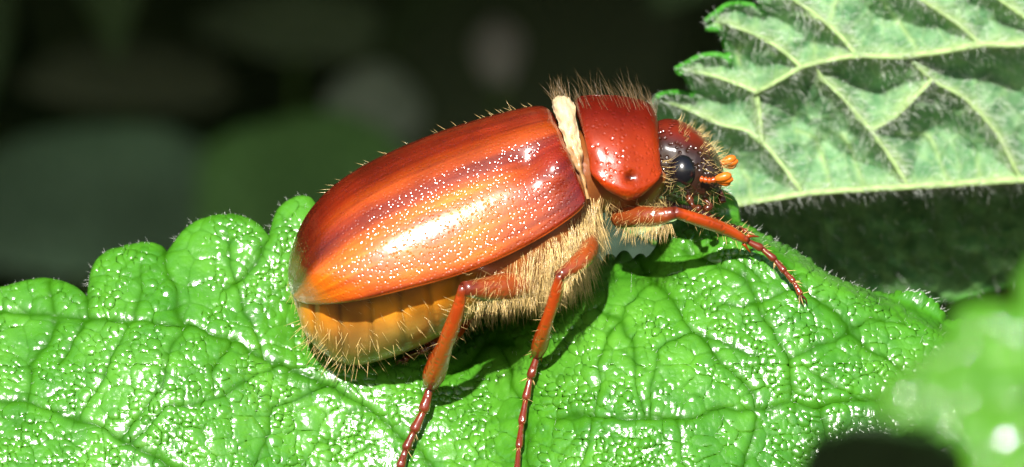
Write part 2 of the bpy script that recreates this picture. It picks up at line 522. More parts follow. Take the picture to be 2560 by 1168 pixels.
# downy hairs: along the margin and scattered on top
mi = np.nonzero(dm < 2.0)[0]
sel = rng.choice(mi, min(len(mi), 1500), replace=False)
outd = main_VN[sel] * 0.25 + rng.normal(0, 0.35, (len(sel), 3))
cen = P(1100, 1000, 0.0)
od = V[sel] - cen; od[:, 1] = 0; od /= np.linalg.norm(od, axis=1)[:, None]
Vh1 = hairs(V[sel], outd + od * 0.8, rng.uniform(0.012, 0.042, len(sel)), 0.0010, rng.normal(0, 0.2, (len(sel), 3)))
sel = rng.choice(np.nonzero((dm > 8) & (Y < 1300))[0], 5200, replace=False)
Vh2 = hairs(V[sel], main_VN[sel] * 0.55 + np.array([0.6, 0, 0.15]) + rng.normal(0, 0.4, (len(sel), 3)), rng.uniform(0.015, 0.040, len(sel)), 0.0008, rng.normal(0, 0.25, (len(sel), 3)))
v, f = merge([(Vh1[0], Vh1[1].tolist()), (Vh2[0], Vh2[1].tolist())])
tag(mesh('hair', v, f, M_white_hair, leaf_main), kind='stuff')
# stalk and stem, out of frame on the left, down to the soil
a = base_main
path = interp([a + np.array([0.45, 0.02, 0.0]), a + np.array([-0.6, 0.12, -0.25]), a + np.array([-1.6, 0.5, -1.5]), a + np.array([-2.2, 0.8, -6]), [a[0] - 2.6, 1.4, 15], [a[0] - 2.4, 1.8, -1.5]], 40)
v, f = tube(path, np.linspace(0.07, 0.22, 40), 10)
mesh('stalk', v, f, M_stalk, leaf_main)

# --- the pale leaf seen from below
V1 = [(1560, 590), (1700, 550), (1820, 517), (1950, 495), (2050, 481), (2300, 466), (2560, 450), (2800, 438), (3000, 430)]
V2 = [(1893, 231), (1950, 200), (2010, 166), (2080, 150), (2150, 140), (2250, 142), (2350, 130), (2460, 112), (2560, 112), (2800, 92), (3000, 80)]
lat = [
    [(2003, 478), (1960, 420), (1905, 355), (1860, 325), (1796, 310), (1720, 275), (1650, 250)],
    [(1905, 355), (1900, 290), (1893, 231)],
    [(2268, 462), (2230, 400), (2175, 324), (2110, 250), (2059, 199), (2036, 160)],
    [(2552, 448), (2520, 385), (2485, 324), (2415, 250), (2330, 200), (2270, 145)],
    [(2850, 436), (2760, 330), (2680, 230), (2600, 110)],
    [(1893, 231), (1830, 205), (1760, 184), (1700, 175)],
    [(2004, 168), (1960, 130), (1916, 102), (1860, 76), (1800, 56)],
    [(2142, 140), (2110, 100), (2073, 65), (2030, 30), (1985, 0), (1930, -50), (1890, -100)],
    [(2452, 113), (2400, 65), (2304, 0), (2220, -60), (2120, -130)],
    [(2640, 105), (2560, 42), (2500, 0), (2400, -80), (2300, -150)],
    [(2330, 200), (2240, 290), (2180, 325)],
]
ter_v = [[(2080, 478), (2060, 420), (2040, 350), (1990, 330)], [(2160, 472), (2140, 400), (2110, 340)], [(2375, 462), (2350, 390), (2320, 340), (2240, 330)],
         [(2450, 456), (2440, 400)], [(1880, 505), (1870, 450), (1840, 400)], [(2080, 40), (2090, -20)], [(2290, 120), (2250, 60), (2200, 0)], [(1850, 160), (1845, 110)], [(2040, 150), (2035, 100)]]
under_pts = [(1560, 560), (1575, 470), (1600, 380), (1620, 300), (1643, 247), (1690, 236), (1728, 244), (1738, 238), (1724, 205), (1712, 186), (1694, 176), (1722, 158), (1760, 144), (1800, 143), (1824, 158),
             (1829, 150), (1808, 90), (1796, 72), (1762, 66), (1786, 40), (1826, 15), (1878, 18), (1908, 36), (1904, 0), (1885, -50), (1880, -110), (2000, -200), (2300, -280), (3000, -300),
             (3000, 640), (2700, 705), (2540, 715), (2350, 760), (2150, 745), (1950, 680), (1800, 650), (1680, 620)]
under_poly = wobble(sround(under_pts), 1.0, 9)
V1a = np.array(V1, float)
def under_bowl(px, py):
    d1 = seg_dist(px, py, V1); d2 = seg_dist(px, py, V2)
    dl = np.min([seg_dist(px, py, v) for v in lat], axis=0)
    dt = np.min([seg_dist(px, py, v) for v in ter_v], axis=0)
    de = np.minimum(np.minimum(d1, d2), dl * 1.0 + 6)
    de = de * (1 + 0.30 * vnoise(px, py, 45, 67)) * sstep(de, -14, 10)
    return 0.38 * (1 - np.exp(-de / 92.0)) - 0.012 * np.exp(-(dt / 7.0) ** 2)
def under_depth(px, py):
    m = np.interp(px, V1a[:, 0], V1a[:, 1])
    low = np.maximum(py - m, 0) * K
    up = np.maximum(m - py, 0) * K
    y = 1.34 + 0.95 * low - 0.15 * up + 0.10 * np.sin(px / 190.0)
    # teeth bend towards the viewer at their tips
    for tx, ty in ((1694, 176), (1768, 58), (1645, 247)):
        y = y - 0.10 * np.exp(-(np.hypot(px - tx, (py - ty)) / 45.0) ** 2)
    return y
X, Y, F, dm = leaf_grid(under_poly, 4.5, under_depth)
wx = X + 6 * vnoise(X, Y, 50, 61); wy = Y + 6 * vnoise(X, Y, 50, 62)
bowl = under_bowl(wx, wy)
f1, f2, cid = voronoi(wx, wy * 0.8, 46, 63)
tv = 1 - sstep(f2 - f1, 0, 0.16)
yy = under_depth(X, Y) + bowl - 0.008 * tv + 0.012 * vnoise(X, Y, 34, 64) + 0.006 * vnoise(X, Y, 12, 65)
for ex, ey in ((1790, 26), (1760, 144), (1690, 238)):
    pass
yy = yy - 0.10 * np.exp(-dm / 10.0) * (X < 1950)
V = P(X, Y, yy)
dl = np.min([seg_dist(wx, wy, v) for v in lat + [V1, V2]], axis=0); dt = np.min([seg_dist(wx, wy, v) for v in ter_v], axis=0)
vn = np.clip(np.exp(-(dl / 18.0) ** 2) + 0.7 * np.exp(-(dt / 7) ** 2) + 0.35 * tv, 0, 1)[:, None]
mixn = (0.5 + 0.5 * vnoise(X, Y, 30, 66))[:, None]
mixn = np.clip(mixn + 0.35 * vnoise(X, Y, 9, 68)[:, None], 0, 1)
C = np.array([0.085, 0.215, 0.095]) * (1 - mixn) + np.array([0.20, 0.36, 0.18]) * mixn
C = C * (1 - 0.8 * vn) + np.array([0.30, 0.43, 0.17]) * 0.8 * vn
lowk = sstep(Y - np.interp(X, V1a[:, 0], V1a[:, 1]), 5, 45)[:, None]
C = C * (1 - lowk) + C * np.array([0.75, 0.95, 0.6]) * lowk
edge = np.exp(-dm / 9.0)[:, None]
C = C * (1 - edge) + np.array([0.05, 0.26, 0.02]) * edge
base_u = P(3000, 430, 1.4)
leaf_u = empty('leaf', tuple(base_u), 'pale hairy underside of a toothed leaf behind the beetle head', 'leaf')
bl = solid(mesh('blade', V, F, M_leaf_under, leaf_u, col=C), -0.02)
under_VN = vert_normals(V, F)
def depth_at(pts):
    p = np.asarray(pts, float)
    return under_depth(p[:, 0], p[:, 1]) + under_bowl(p[:, 0], p[:, 1])
for k_, vv in enumerate([V1, V2] + lat):
    q = interp(vv, 40)
    r0, r1 = (0.021, 0.010) if k_ < 2 else (0.011, 0.005)
    if k_ < 2: q = q[::-1]
    yv = depth_at(q) + 0.005
    v, f = tube(P(q[:, 0] , q[:, 1], yv), np.linspace(r0, r1, 40), 8)
    mesh('vein', v, f, M_vein, bl)
# hairs of the underside: thick along the veins
w = (np.exp(-dl / 16.0) * 1.0 + 0.22) * (X < 2750) * (1 - 0.8 * lowk[:, 0]); w /= w.sum()
sel = rng.choice(len(X), 8500, p=w)
ln = rng.uniform(0.02, 0.055, len(sel))
hv, hf = hairs(V[sel], under_VN[sel] * 0.6 + np.array([0.45, 0, -0.45]) + rng.normal(0, 0.45, (len(sel), 3)), ln * 0.85, 0.0007, rng.normal(0, 0.35, (len(sel), 3)))
mi = np.nonzero((dm < 2.0) & (X < 2000))[0]; sel = rng.choice(mi, min(len(mi), 260), replace=False)
hv2, hf2 = hairs(V[sel], np.array([-0.8, -0.1, 0.25]) + rng.normal(0, 0.35, (len(sel), 3)), rng.uniform(0.02, 0.05, len(sel)), 0.0011)
v, f = merge([(hv, hf.tolist()), (hv2, hf2.tolist())])
tag(mesh('hair', v, f, M_white_hair, leaf_u), kind='stuff')
a = base_u
path = interp([a, a + np.array([0.8, 0.1, -0.1]), a + np.array([1.6, 0.3, -1.2]), a + np.array([2.2, 0.6, -7]), [a[0] + 2.4, 2.4, 14], [a[0] + 2.2, 2.6, -1.5]], 40)
v, f = tube(path, np.linspace(0.05, 0.22, 40), 10)
mesh('stalk', v, f, M_stalk, leaf_u)

# --- simple whole leaves: out of focus foreground and background
def simple_leaf(label, poly, depth, g, colr, mat, stalk_to, amp=0.03, cell=60, seed=1, group=None, stem_px=None, smoothpts=True):
    pl = wobble(sround(poly) if smoothpts else poly, 0.5, seed)
    X, Y, F, dm = leaf_grid(pl, g, depth)
    f1, f2, cid = voronoi(X, Y, cell, seed + 1)
    g1, g2, c2 = voronoi(X, Y, cell * 0.4, seed + 2)
    h = amp * (sstep(f2 - f1, 0, 0.35) * (0.6 + 0.8 * cid) + 0.15 * sstep(g2 - g1, 0, 0.6) * c2) - amp * np.exp(-dm / (cell * 0.3))
    V = P(X, Y, depth(X, Y)) + normals_from(depth, X, Y) * h[:, None]
    mixn = (0.5 + 0.5 * vnoise(X, Y, cell * 2, seed + 3))[:, None]
    C = np.array(colr) * (0.75 + 0.5 * mixn)
    C = C * (1 - 0.3 * (1 - sstep(f2 - f1, 0, 0.12))[:, None])
    b0 = P(stem_px[0], stem_px[1], depth(np.array(float(stem_px[0])), np.array(float(stem_px[1]))))
    root = empty('leaf', tuple(b0), label, 'leaf', group)
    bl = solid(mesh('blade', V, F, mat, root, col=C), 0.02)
    s = np.array(stalk_to, float)
    path = interp([b0, b0 * 0.7 + s * 0.3 + np.array([0, 0, -0.2]), [s[0], s[1], s[2]], [s[0], s[1] + 0.3, s[2] * 0.5], [s[0], s[1] + 0.4, -1.5]], 30)
    v, f = tube(path, np.linspace(0.05, 0.16, 30), 8)
    mesh('stalk', v, f, M_stalk, root)
    return root

simple_leaf('blurred bright yellow-green leaf in front of the glossy leaf tip',
    [(2375, 830), (2410, 775), (2480, 755), (2535, 768), (2555, 700), (2610, 650), (2770, 710), (2810, 910), (2770, 1250), (2590, 1400), (2450, 1260), (2410, 1120), (2320, 1070), (2215, 1045), (2190, 990), (2260, 930), (2335, 880)],
    lambda x, y: -6.8 + 0.35 * (900 - y) * K - 0.15 * (x - 2400) * K, 4.5, (0.075, 0.26, 0.006), M_leaf_fg, (2.4, -6.2, 31.0), amp=0.016, cell=85, seed=81, stem_px=(2770, 1200))
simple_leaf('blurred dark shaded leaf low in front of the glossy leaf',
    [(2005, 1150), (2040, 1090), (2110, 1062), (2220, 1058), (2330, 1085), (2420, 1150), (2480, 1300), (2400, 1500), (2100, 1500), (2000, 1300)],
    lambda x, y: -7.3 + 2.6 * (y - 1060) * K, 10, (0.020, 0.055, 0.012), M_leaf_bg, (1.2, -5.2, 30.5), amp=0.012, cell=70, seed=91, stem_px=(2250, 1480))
simple_leaf('blurred grey-green leaf glimpsed under the beetle neck',
    [(1380, 420), (1500, 400), (1650, 450), (1720, 560), (1640, 690), (1500, 720), (1380, 660), (1340, 540)],
    lambda x, y: 3.2 - 0.55 * (560 - y) * K, 12, (0.065, 0.11, 0.075), M_leaf_bg, (0.2, 4.6, 31.0), amp=0.01, cell=60, seed=95, stem_px=(1500, 700))

# ------------------------------------------------------------------ background: shrub and an added canopy that shades it
def leaf_cloud(n, sampler, size, seed):
    r = np.random.default_rng(seed)
    c = sampler(r, n)
    # one leaf: 10 verts, bent blade
    t = np.array([0, .25, .55, .8, 1.0]); wd = np.array([0.04, .28, .33, .2, 0.0])
    loc = []
    for ti, wi in zip(t, wd):
        loc += [(ti - 0.4, -wi, -0.25 * (ti - .4) ** 2 + 0.15 * wi), (ti - 0.4, 0, -0.25 * (ti - .4) ** 2), (ti - 0.4, wi, -0.25 * (ti - .4) ** 2 + 0.15 * wi)]
    loc = np.array(loc)
    ax = r.normal(size=(n, 3)); ax[:, 2] -= 0.35; ax /= np.linalg.norm(ax, axis=1)[:, None]
    up = r.normal(0, 0.6, size=(n, 3)) + np.array([0, -0.5, 0.8]); sd = np.cross(up, ax); sd /= np.linalg.norm(sd, axis=1)[:, None]
    nn = np.cross(ax, sd)
    s = size * r.uniform(0.6, 1.3, n)
    V = c[:, None] + s[:, None, None] * (loc[None, :, 0:1] * ax[:, None] + loc[None, :, 1:2] * sd[:, None] + loc[None, :, 2:3] * nn[:, None])
    q = []
    for i in range(4):
        q += [(i * 3, i * 3 + 3, i * 3 + 4, i * 3 + 1), (i * 3 + 1, i * 3 + 4, i * 3 + 5, i * 3 + 2)]
    q = np.array(q)
    F = (q[None] + 15 * np.arange(n)[:, None, None]).reshape(-1, 4)
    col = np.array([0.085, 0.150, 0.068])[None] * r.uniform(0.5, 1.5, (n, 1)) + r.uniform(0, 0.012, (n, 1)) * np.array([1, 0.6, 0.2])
    return V.reshape(-1, 3), F, np.repeat(col, 15, 0)

def wall(r, n):
    x = r.uniform(-55, 55, n); y = r.uniform(46, 95, n); z = r.uniform(0, 75, n)
    return np.stack([x, y, z], -1)
def shade_canopy(r, n):  # unseen leaf mass added above the frame to block sun from the background
    x = r.uniform(-75, 55, n); y = r.uniform(6, 75, n); z = np.full(n, 0.0)
    zl = Z0 + np.interp(y, [6, 25, 75], [11.5, 4.2, 7.0])
    z = r.uniform(zl, Z0 + 42 - 0.1 * y)
    return np.stack([x, y, z], -1)
shrub = empty('shrub', (0, 60, -1), 'dark shrub filling the background, shaded by an added unseen canopy', 'shrub')
v1, f1_, c1 = leaf_cloud(6500, wall, 7.5, 5)
v2, f2_, c2 = leaf_cloud(11000, shade_canopy, 7.0, 6)
o = mesh('foliage_and_shade_canopy', np.vstack([v1, v2]), np.vstack([f1_, f2_ + len(v1)]), M_leaf_bg, shrub, col=np.vstack([c1, c2]))  # background wall leaves joined with the added sun-blocking canopy
tag(o, kind='stuff')
M_bark = simple('bark', (0.05, 0.035, 0.022), 0.9, 0.2, 0.4, 3, 0.1)
for i in range(9):
    x = -45 + i * 11 + random.uniform(-3, 3); y = random.uniform(50, 68)
    tx = x + random.uniform(-8, 8)
    path = interp([(x, y, -2), (x + random.uniform(-2, 2), y, 20), (tx, y - 6, 45), (tx + random.uniform(-4, 4), y - 28, 62)], 24)
    v, f = tube(path, np.linspace(1.3, 0.3, 24), 8)
    mesh('stem', v, f, M_bark, shrub)

def bg_leaf(label, cx, cy, rx, ry, y, tilt, colr, seed, sx):
    th = np.linspace(0, 2 * math.pi, 16, endpoint=False)
    pts = [(cx + rx * math.cos(a) * (1 + 0.12 * math.sin(3 * a + seed)), cy + ry * math.sin(a) * (1 + 0.12 * math.cos(2 * a + seed))) for a in th]
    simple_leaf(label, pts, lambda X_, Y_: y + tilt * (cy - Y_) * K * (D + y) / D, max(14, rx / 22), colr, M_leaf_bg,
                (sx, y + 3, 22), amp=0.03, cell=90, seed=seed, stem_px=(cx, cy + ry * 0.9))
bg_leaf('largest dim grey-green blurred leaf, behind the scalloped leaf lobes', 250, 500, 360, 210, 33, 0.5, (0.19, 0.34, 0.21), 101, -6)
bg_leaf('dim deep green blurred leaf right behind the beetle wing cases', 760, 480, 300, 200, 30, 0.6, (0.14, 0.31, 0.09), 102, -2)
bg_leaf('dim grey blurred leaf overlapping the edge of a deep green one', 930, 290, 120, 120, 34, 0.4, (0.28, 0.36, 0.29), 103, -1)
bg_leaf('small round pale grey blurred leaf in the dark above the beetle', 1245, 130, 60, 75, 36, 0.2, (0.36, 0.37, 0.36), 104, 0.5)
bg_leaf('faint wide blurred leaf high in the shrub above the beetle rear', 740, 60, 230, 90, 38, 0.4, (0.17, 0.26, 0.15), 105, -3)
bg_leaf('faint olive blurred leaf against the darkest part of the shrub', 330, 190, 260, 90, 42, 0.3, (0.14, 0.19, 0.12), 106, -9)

# ------------------------------------------------------------------ the beetle
beetle = empty('beetle', tuple(P(1150, 900, 0.05)), 'shiny orange-brown hairy beetle with red thorax standing on the green leaf', 'beetle')
ROLL = math.radians(7)
ax_c = Vector(P(1100, 560, 0.0)); ax_d = (Vector(P(1500, 390, 0.0)) - Vector(P(800, 690, 0.0))).normalized()
RM = np.array(Matrix.Rotation(ROLL, 3, ax_d))
def roll(V):
    c = np.array(ax_c)
    return (V - c) @ RM.T + c

def px_of(V):
    f = (D + V[:, 1]) / D
    return V[:, 0] / (K * f) + 1280, 584 - (V[:, 2] - Z0) / (K * f)

def smooth_w(u, W):
    a = np.array(W, float)
    w = np.interp(np.linspace(0, 1, 401), a[:, 0], a[:, 1])
    for _ in range(3):
        k = 25; pad = np.r_[2 * w[0] - w[k:0:-1], w, 2 * w[-1] - w[-2:-k - 2:-1]]
        w = np.convolve(pad, np.ones(2 * k + 1) / (2 * k + 1), 'valid')
    return np.maximum(np.interp(u, np.linspace(0, 1, 401), w), 0.005)

def half_shell(T, M, W, nu, nv, side, ythick=0.0, theta_max=90, power=1.0):
    """grid from midline curve T to margin curve M, bulging to W; side -1 near, +1 far"""
    T = interp(T, nu); M = interp(M, nu)
    u = np.linspace(0, 1, nu)
    w = smooth_w(u, W)
    th = np.radians(np.linspace(0, theta_max, nv))
    cs = np.cos(th) ** power; sn = np.sin(th)
    px = M[:, None, 0] + (T - M)[:, None, 0] * cs[None]
    py = M[:, None, 1] + (T - M)[:, None, 1] * cs[None]
    y = side * (w[:, None] * sn[None])
    V = P(px, py, y)
    Ug = np.repeat(u[:, None], nv, 1); Vg = np.repeat(np.linspace(0, 1, nv)[None], nu, 0)
    F = [(i * nv + j, i * nv + j + 1, (i + 1) * nv + j + 1, (i + 1) * nv + j) for i in range(nu - 1) for j in range(nv - 1)]
    if side > 0: F = [q[::-1] for q in F]
    return V, F, Ug, Vg, px, py

def grid_normals(V):
    du = np.gradient(V, axis=0); dv = np.gradient(V, axis=1)
    n = np.cross(du, dv); n /= np.linalg.norm(n, axis=2)[..., None] + 1e-12
    return n

# body: abdomen and thorax as one closed surface
bT = [(722, 690), (760, 610), (860, 540), (1000, 480), (1150, 430), (1300, 370), (1420, 330), (1500, 330), (1580, 340), (1660, 380)]
bB = [(735, 752), (772, 850), (865, 913), (980, 893), (1080, 850), (1180, 795), (1290, 765), (1390, 735), (1455, 660), (1480, 585), (1510, 530), (1570, 555), (1625, 530), (1665, 460)]
nu, nv = 150, 64
T = interp(bT, nu); B = interp(bB, nu)
u = np.linspace(0, 1, nu)
w = np.interp(u, [0, .04, .12, .3, .5, .65, .75, .85, 1], [0.03, .10, .23, .345, .375, .36, .27, .22, .19])
th = np.linspace(0, 2 * math.pi, nv, endpoint=False)
cx = (T + B) / 2; hx = (T - B) / 2
seg = 0.016 * np.abs(np.sin(u * math.pi * 15)) ** 24 * (u < 0.46)
cs = np.cos(th); sn = np.sign(np.sin(th)) * np.abs(np.sin(th)) ** 0.85
px = cx[:, None, 0] + hx[:, None, 0] * cs[None]; py = cx[:, None, 1] + hx[:, None, 1] * cs[None]
V = roll(P(px, py, -(w - seg)[:, None] * sn[None]).reshape(-1, 3))
F = [(i * nv + j, (i + 1) * nv + j, (i + 1) * nv + (j + 1) % nv, i * nv + (j + 1) % nv) for i in range(nu - 1) for j in range(nv)]
F += [tuple(range(nv)), tuple(reversed(range((nu - 1) * nv, nu * nv)))]
ppx, ppy = px.ravel(), py.ravel()
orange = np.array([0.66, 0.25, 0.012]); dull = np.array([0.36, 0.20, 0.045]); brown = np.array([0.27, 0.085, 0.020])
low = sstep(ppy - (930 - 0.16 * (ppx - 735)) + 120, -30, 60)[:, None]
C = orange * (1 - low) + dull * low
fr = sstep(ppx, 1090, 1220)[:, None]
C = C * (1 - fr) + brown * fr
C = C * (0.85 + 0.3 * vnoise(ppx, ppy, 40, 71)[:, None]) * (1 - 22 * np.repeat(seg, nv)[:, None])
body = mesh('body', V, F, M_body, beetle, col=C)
body_V = V.reshape(nu, nv, 3); body_px = px; body_py = py

# wing cases
eT = [(1376, 262), (1300, 274), (1200, 299), (1100, 331), (1000, 371), (900, 421), (825, 475), (770, 538), (738, 610), (726, 675), (732, 725)]
eM = [(1452, 452), (1444, 492), (1380, 540), (1300, 585), (1200, 630), (1100, 664), (1000, 690), (900, 715), (820, 732), (762, 742), (740, 738)]
eW = [(0, .30), (.06, .345), (.2, .385), (.45, .43), (.65, .44), (.8, .425), (.9, .38), (.96, .29), (1, 0.10)]
for side in (-1, 1):
    nu, nv = 140, 60
    V, F, U, Vv, px, py = half_shell(eT, eM, eW, nu, nv, side)
    n = grid_normals(V) * (1 if side < 0 else -1)
    cc = np.array(P(1150, 600, 0.0))
    if ((V - cc) * n).sum() < 0: n = -n
    d = 0.0035 * np.cos((Vv - 0.12) * 2 * math.pi * 3.2) * np.exp(-((Vv - 0.4) / 0.4) ** 2) * (1 - U) ** 0.3
    d += 0.030 * np.exp(-((U - 0.075) / 0.05) ** 2 - ((Vv - 0.70) / 0.12) ** 2)           # shoulder knob
    d -= 0.020 * np.exp(-((U - 0.14) / 0.05) ** 2 - ((Vv - 0.60) / 0.10) ** 2)
    d -= 0.012 * np.exp(-(Vv / 0.035) ** 2)                                               # seam
    d += 0.020 * np.exp(-((U - 0.86) / 0.06) ** 2 - ((Vv - 0.62) / 0.15) ** 2)
    d -= 0.06 * np.exp(-U / 0.012)                                                        # front edge turns down
    V = roll((V + n * d[..., None]).reshape(-1, 3))
    uu = U.ravel(); vv_ = Vv.ravel()
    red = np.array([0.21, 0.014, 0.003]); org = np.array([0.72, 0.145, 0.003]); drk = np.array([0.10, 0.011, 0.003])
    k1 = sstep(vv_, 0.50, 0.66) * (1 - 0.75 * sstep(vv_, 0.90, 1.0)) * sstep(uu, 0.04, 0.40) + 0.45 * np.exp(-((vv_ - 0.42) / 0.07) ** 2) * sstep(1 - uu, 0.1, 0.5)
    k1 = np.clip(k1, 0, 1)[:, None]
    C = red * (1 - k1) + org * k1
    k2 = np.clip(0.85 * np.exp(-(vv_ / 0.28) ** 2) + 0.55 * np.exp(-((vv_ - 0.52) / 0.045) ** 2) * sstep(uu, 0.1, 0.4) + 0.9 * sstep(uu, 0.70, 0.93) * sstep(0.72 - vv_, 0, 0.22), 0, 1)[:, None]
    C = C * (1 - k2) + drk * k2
    lab = 'near wing case' 
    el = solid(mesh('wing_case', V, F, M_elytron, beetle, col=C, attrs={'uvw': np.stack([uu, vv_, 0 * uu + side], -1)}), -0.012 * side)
    g = V.reshape(nu, nv, 3)[:, -1]
    v, f = tube(g[1:-1] + np.array([0, 0.004 * side, 0]), np.full(nu - 2, 0.0075), 8)
    mesh('rim', v, f, M_rim, el)
    if side < 0: el_V = V.reshape(nu, nv, 3)

# soft cream membrane between wing cases and pronotum
mp_T = [(1372, 262), (1384, 246), (1410, 242), (1436, 250)]; mp_M = [(1454, 474), (1459, 476), (1463, 476), (1467, 472)]
parts = []; mcols = []
for side in (-1, 1):
    V, F, U, Vv, px, py = half_shell(mp_T, mp_M, [(0, .285), (.5, .30), (1, .275)], 24, 40, side)
    n = grid_normals(V); cc = np.array(P(1430, 420, 0.0))
    if ((V - cc) * n).sum() < 0: n = -n
    d = -0.012 + 0.012 * np.sin(U * math.pi) + 0.009 * vnoise(px, py, 16, 77) + 0.004 * vnoise(px, py, 6, 76)
    V = roll((V + n * d[..., None]).reshape(-1, 3)); parts.append((V, F))
    kk = np.clip(sstep(py, 300, 430) * 0.9 + 0.7 * sstep(vnoise(px, py, 8, 78), 0.2, 0.7) * sstep(py, 270, 340) + 0.3 * sstep(vnoise(px, py, 20, 79), 0.0, 0.7), 0, 1).reshape(-1, 1)
    mcols.append(np.array([0.78, 0.64, 0.38]) * (1 - kk) + np.array([0.42, 0.22, 0.075]) * kk)
v, f = merge(parts)
mesh('membrane', v, f, M_memb, beetle, col=np.vstack(mcols))

# pronotum
pT = [(1430, 246), (1465, 239), (1520, 238), (1570, 243), (1620, 257), (1652, 290)]
pM = [(1462, 418), (1490, 446), (1530, 468), (1568, 480), (1605, 470), (1636, 448), (1656, 418)]
parts = []; cols = []
for side in (-1, 1):
    V, F, U, Vv, px, py = half_shell(pT, pM, [(0, .27), (.15, .315), (.5, .335), (.8, .28), (1, .20)], 70, 50, side)
    n = grid_normals(V); cc = np.array(P(1545, 400, 0.0))
    if ((V - cc) * n).sum() < 0: n = -n
    d = -0.05 * np.exp(-U / 0.02) - 0.05 * np.exp(-(1 - U) / 0.025) - 0.03 * np.exp(-(1 - Vv) / 0.03)
    d += 0.010 * np.exp(-((1 - Vv) / 0.05 - 1.2) ** 2)
    d -= 0.020 * np.exp(-((px - 1568) / 14) ** 2 - ((py - 420) / 12) ** 2)
    if side < 0: pro_V = roll((V + n * d[..., None]).reshape(-1, 3)).reshape(70, 50, 3)
    V = roll((V + n * d[..., None]).reshape(-1, 3)); parts.append((V, F))
    vv_ = Vv.ravel()[:, None]; uu = U.ravel()[:, None]
    rd = np.array([0.20, 0.008, 0.003]); og = np.array([0.60, 0.056, 0.004])
    k = sstep(vv_, 0.25, 0.85)
    C = rd * (1 - k) + og * k
    pit = np.exp(-((px - 1568) / 16) ** 2 - ((py - 420) / 12) ** 2).ravel()[:, None]
    cols.append(C * (1 - 0.8 * pit))
v, f = merge(parts)
solid(mesh('pronotum', v, f, M_pronotum, beetle, col=np.vstack(cols)), 0.0)

# head
hT = [(1640, 305), (1668, 298), (1705, 304), (1748, 328), (1782, 365), (1802, 398), (1810, 425)]
hB = [(1640, 480), (1670, 500), (1715, 514), (1755, 516), (1788, 500), (1803, 470), (1808, 440)]
nu, nv = 60, 48
T = interp(hT, nu); B = interp(hB, nu); u = np.linspace(0, 1, nu)
w = np.interp(u, [0, .2, .45, .65, .85, .95, 1], [.185, .205, .205, .185, .145, .10, .03])
th = np.linspace(0, 2 * math.pi, nv, endpoint=False); cx = (T + B) / 2; hx = (T - B) / 2
cs = np.sign(np.cos(th)) * np.abs(np.cos(th)) ** 0.85; sn = np.sin(th)
px = cx[:, None, 0] + hx[:, None, 0] * cs[None]; py = cx[:, None, 1] + hx[:, None, 1] * cs[None]
dd = 1 + 0.03 * vnoise(px, py, 18, 88) - 0.05 * np.exp(-((px - py - 1395) / 12.0) ** 2)
V = roll(P(px, py, -w[:, None] * sn[None] * dd).reshape(-1, 3))
F = [(i * nv + j, (i + 1) * nv + j, (i + 1) * nv + (j + 1) % nv, i * nv + (j + 1) % nv) for i in range(nu - 1) for j in range(nv)]
F += [tuple(range(nv)), tuple(reversed(range((nu - 1) * nv, nu * nv)))]
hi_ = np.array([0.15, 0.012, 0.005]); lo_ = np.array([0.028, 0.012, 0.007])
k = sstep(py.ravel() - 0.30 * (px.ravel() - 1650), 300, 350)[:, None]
head = mesh('head', V, F, M_head, beetle, col=hi_ * (1 - k) + lo_ * k)
head_V = V.reshape(nu, nv, 3); head_px, head_py = px, py
def ellipsoid(c, r, nu=16, nv=24):
    a = np.linspace(0, math.pi, nu); b_ = np.linspace(0, 2 * math.pi, nv, endpoint=False)
    A, Bb = np.meshgrid(a, b_, indexing='ij')
    V = np.stack([np.sin(A) * np.cos(Bb), np.sin(A) * np.sin(Bb), np.cos(A)], -1).reshape(-1, 3) * np.asarray(r) + np.asarray(c)
    F = [(i * nv + j, (i + 1) * nv + j, (i + 1) * nv + (j + 1) % nv, i * nv + (j + 1) % nv) for i in range(nu - 1) for j in range(nv)]
    return V, F
for side in (-1, 1):
    v, f = ellipsoid(P(1701, 416, side * 0.17), (0.060, 0.070, 0.072))
    mesh('eye', roll(v), f, M_eye, head)
# antennae: stalk and fanned club
for side, root, mid, tip in ((-1, (1752, 448, -0.19), (1776, 452, -0.21), (1790, 448, -0.20)), (1, (1765, 420, 0.12), (1792, 418, 0.12), (1803, 410, 0.12))):
    pth = np.array([P(*root), P(*mid), P(*tip)]); pth = interp(pth, 18)
    v, f = tube(pth, 0.012 + 0.003 * np.sin(np.linspace(0, 25, 18)), 8)
    an = mesh('antenna', v, f, M_rim, head)
    for q, (da, ln) in enumerate(((-12, 42), (3, 45), (18, 40))):
        t0 = np.array(tip[:2]) - np.array([2, 0]); an_ = math.radians(-12 + da if side > 0 else -2 + da)
        pts = np.array([P(t0[0] + math.cos(an_) * s * ln, t0[1] + math.sin(an_) * s * ln, tip[2] + (q - 1) * 0.012) for s in np.linspace(0, 1, 12)])
        rr = 0.0165 * np.array([.5, .7, .85, .95, 1, 1.05, 1.1, 1.1, 1.05, .95, .7, .3])
        v, f = tube(pts, rr, 8)
        mesh('lamella', v, f, M_club, an)
# mouthparts
for a_, b_, c_ in (((1745, 488, -0.08), (1775, 512, -0.10), (1762, 525, -0.10)), ((1775, 470, -0.05), (1800, 478, -0.05), (1806, 508, -0.06)), ((1720, 490, -0.12), (1735, 518, -0.14), (1752, 522, -0.15))):
    pth = interp(np.array([P(*a_), P(*b_), P(*c_)]), 14)
    v, f = tube(pth, 0.013 + 0.004 * np.sin(np.linspace(0, 9, 14)), 8)
    mesh('palp', v, f, M_claw, head)

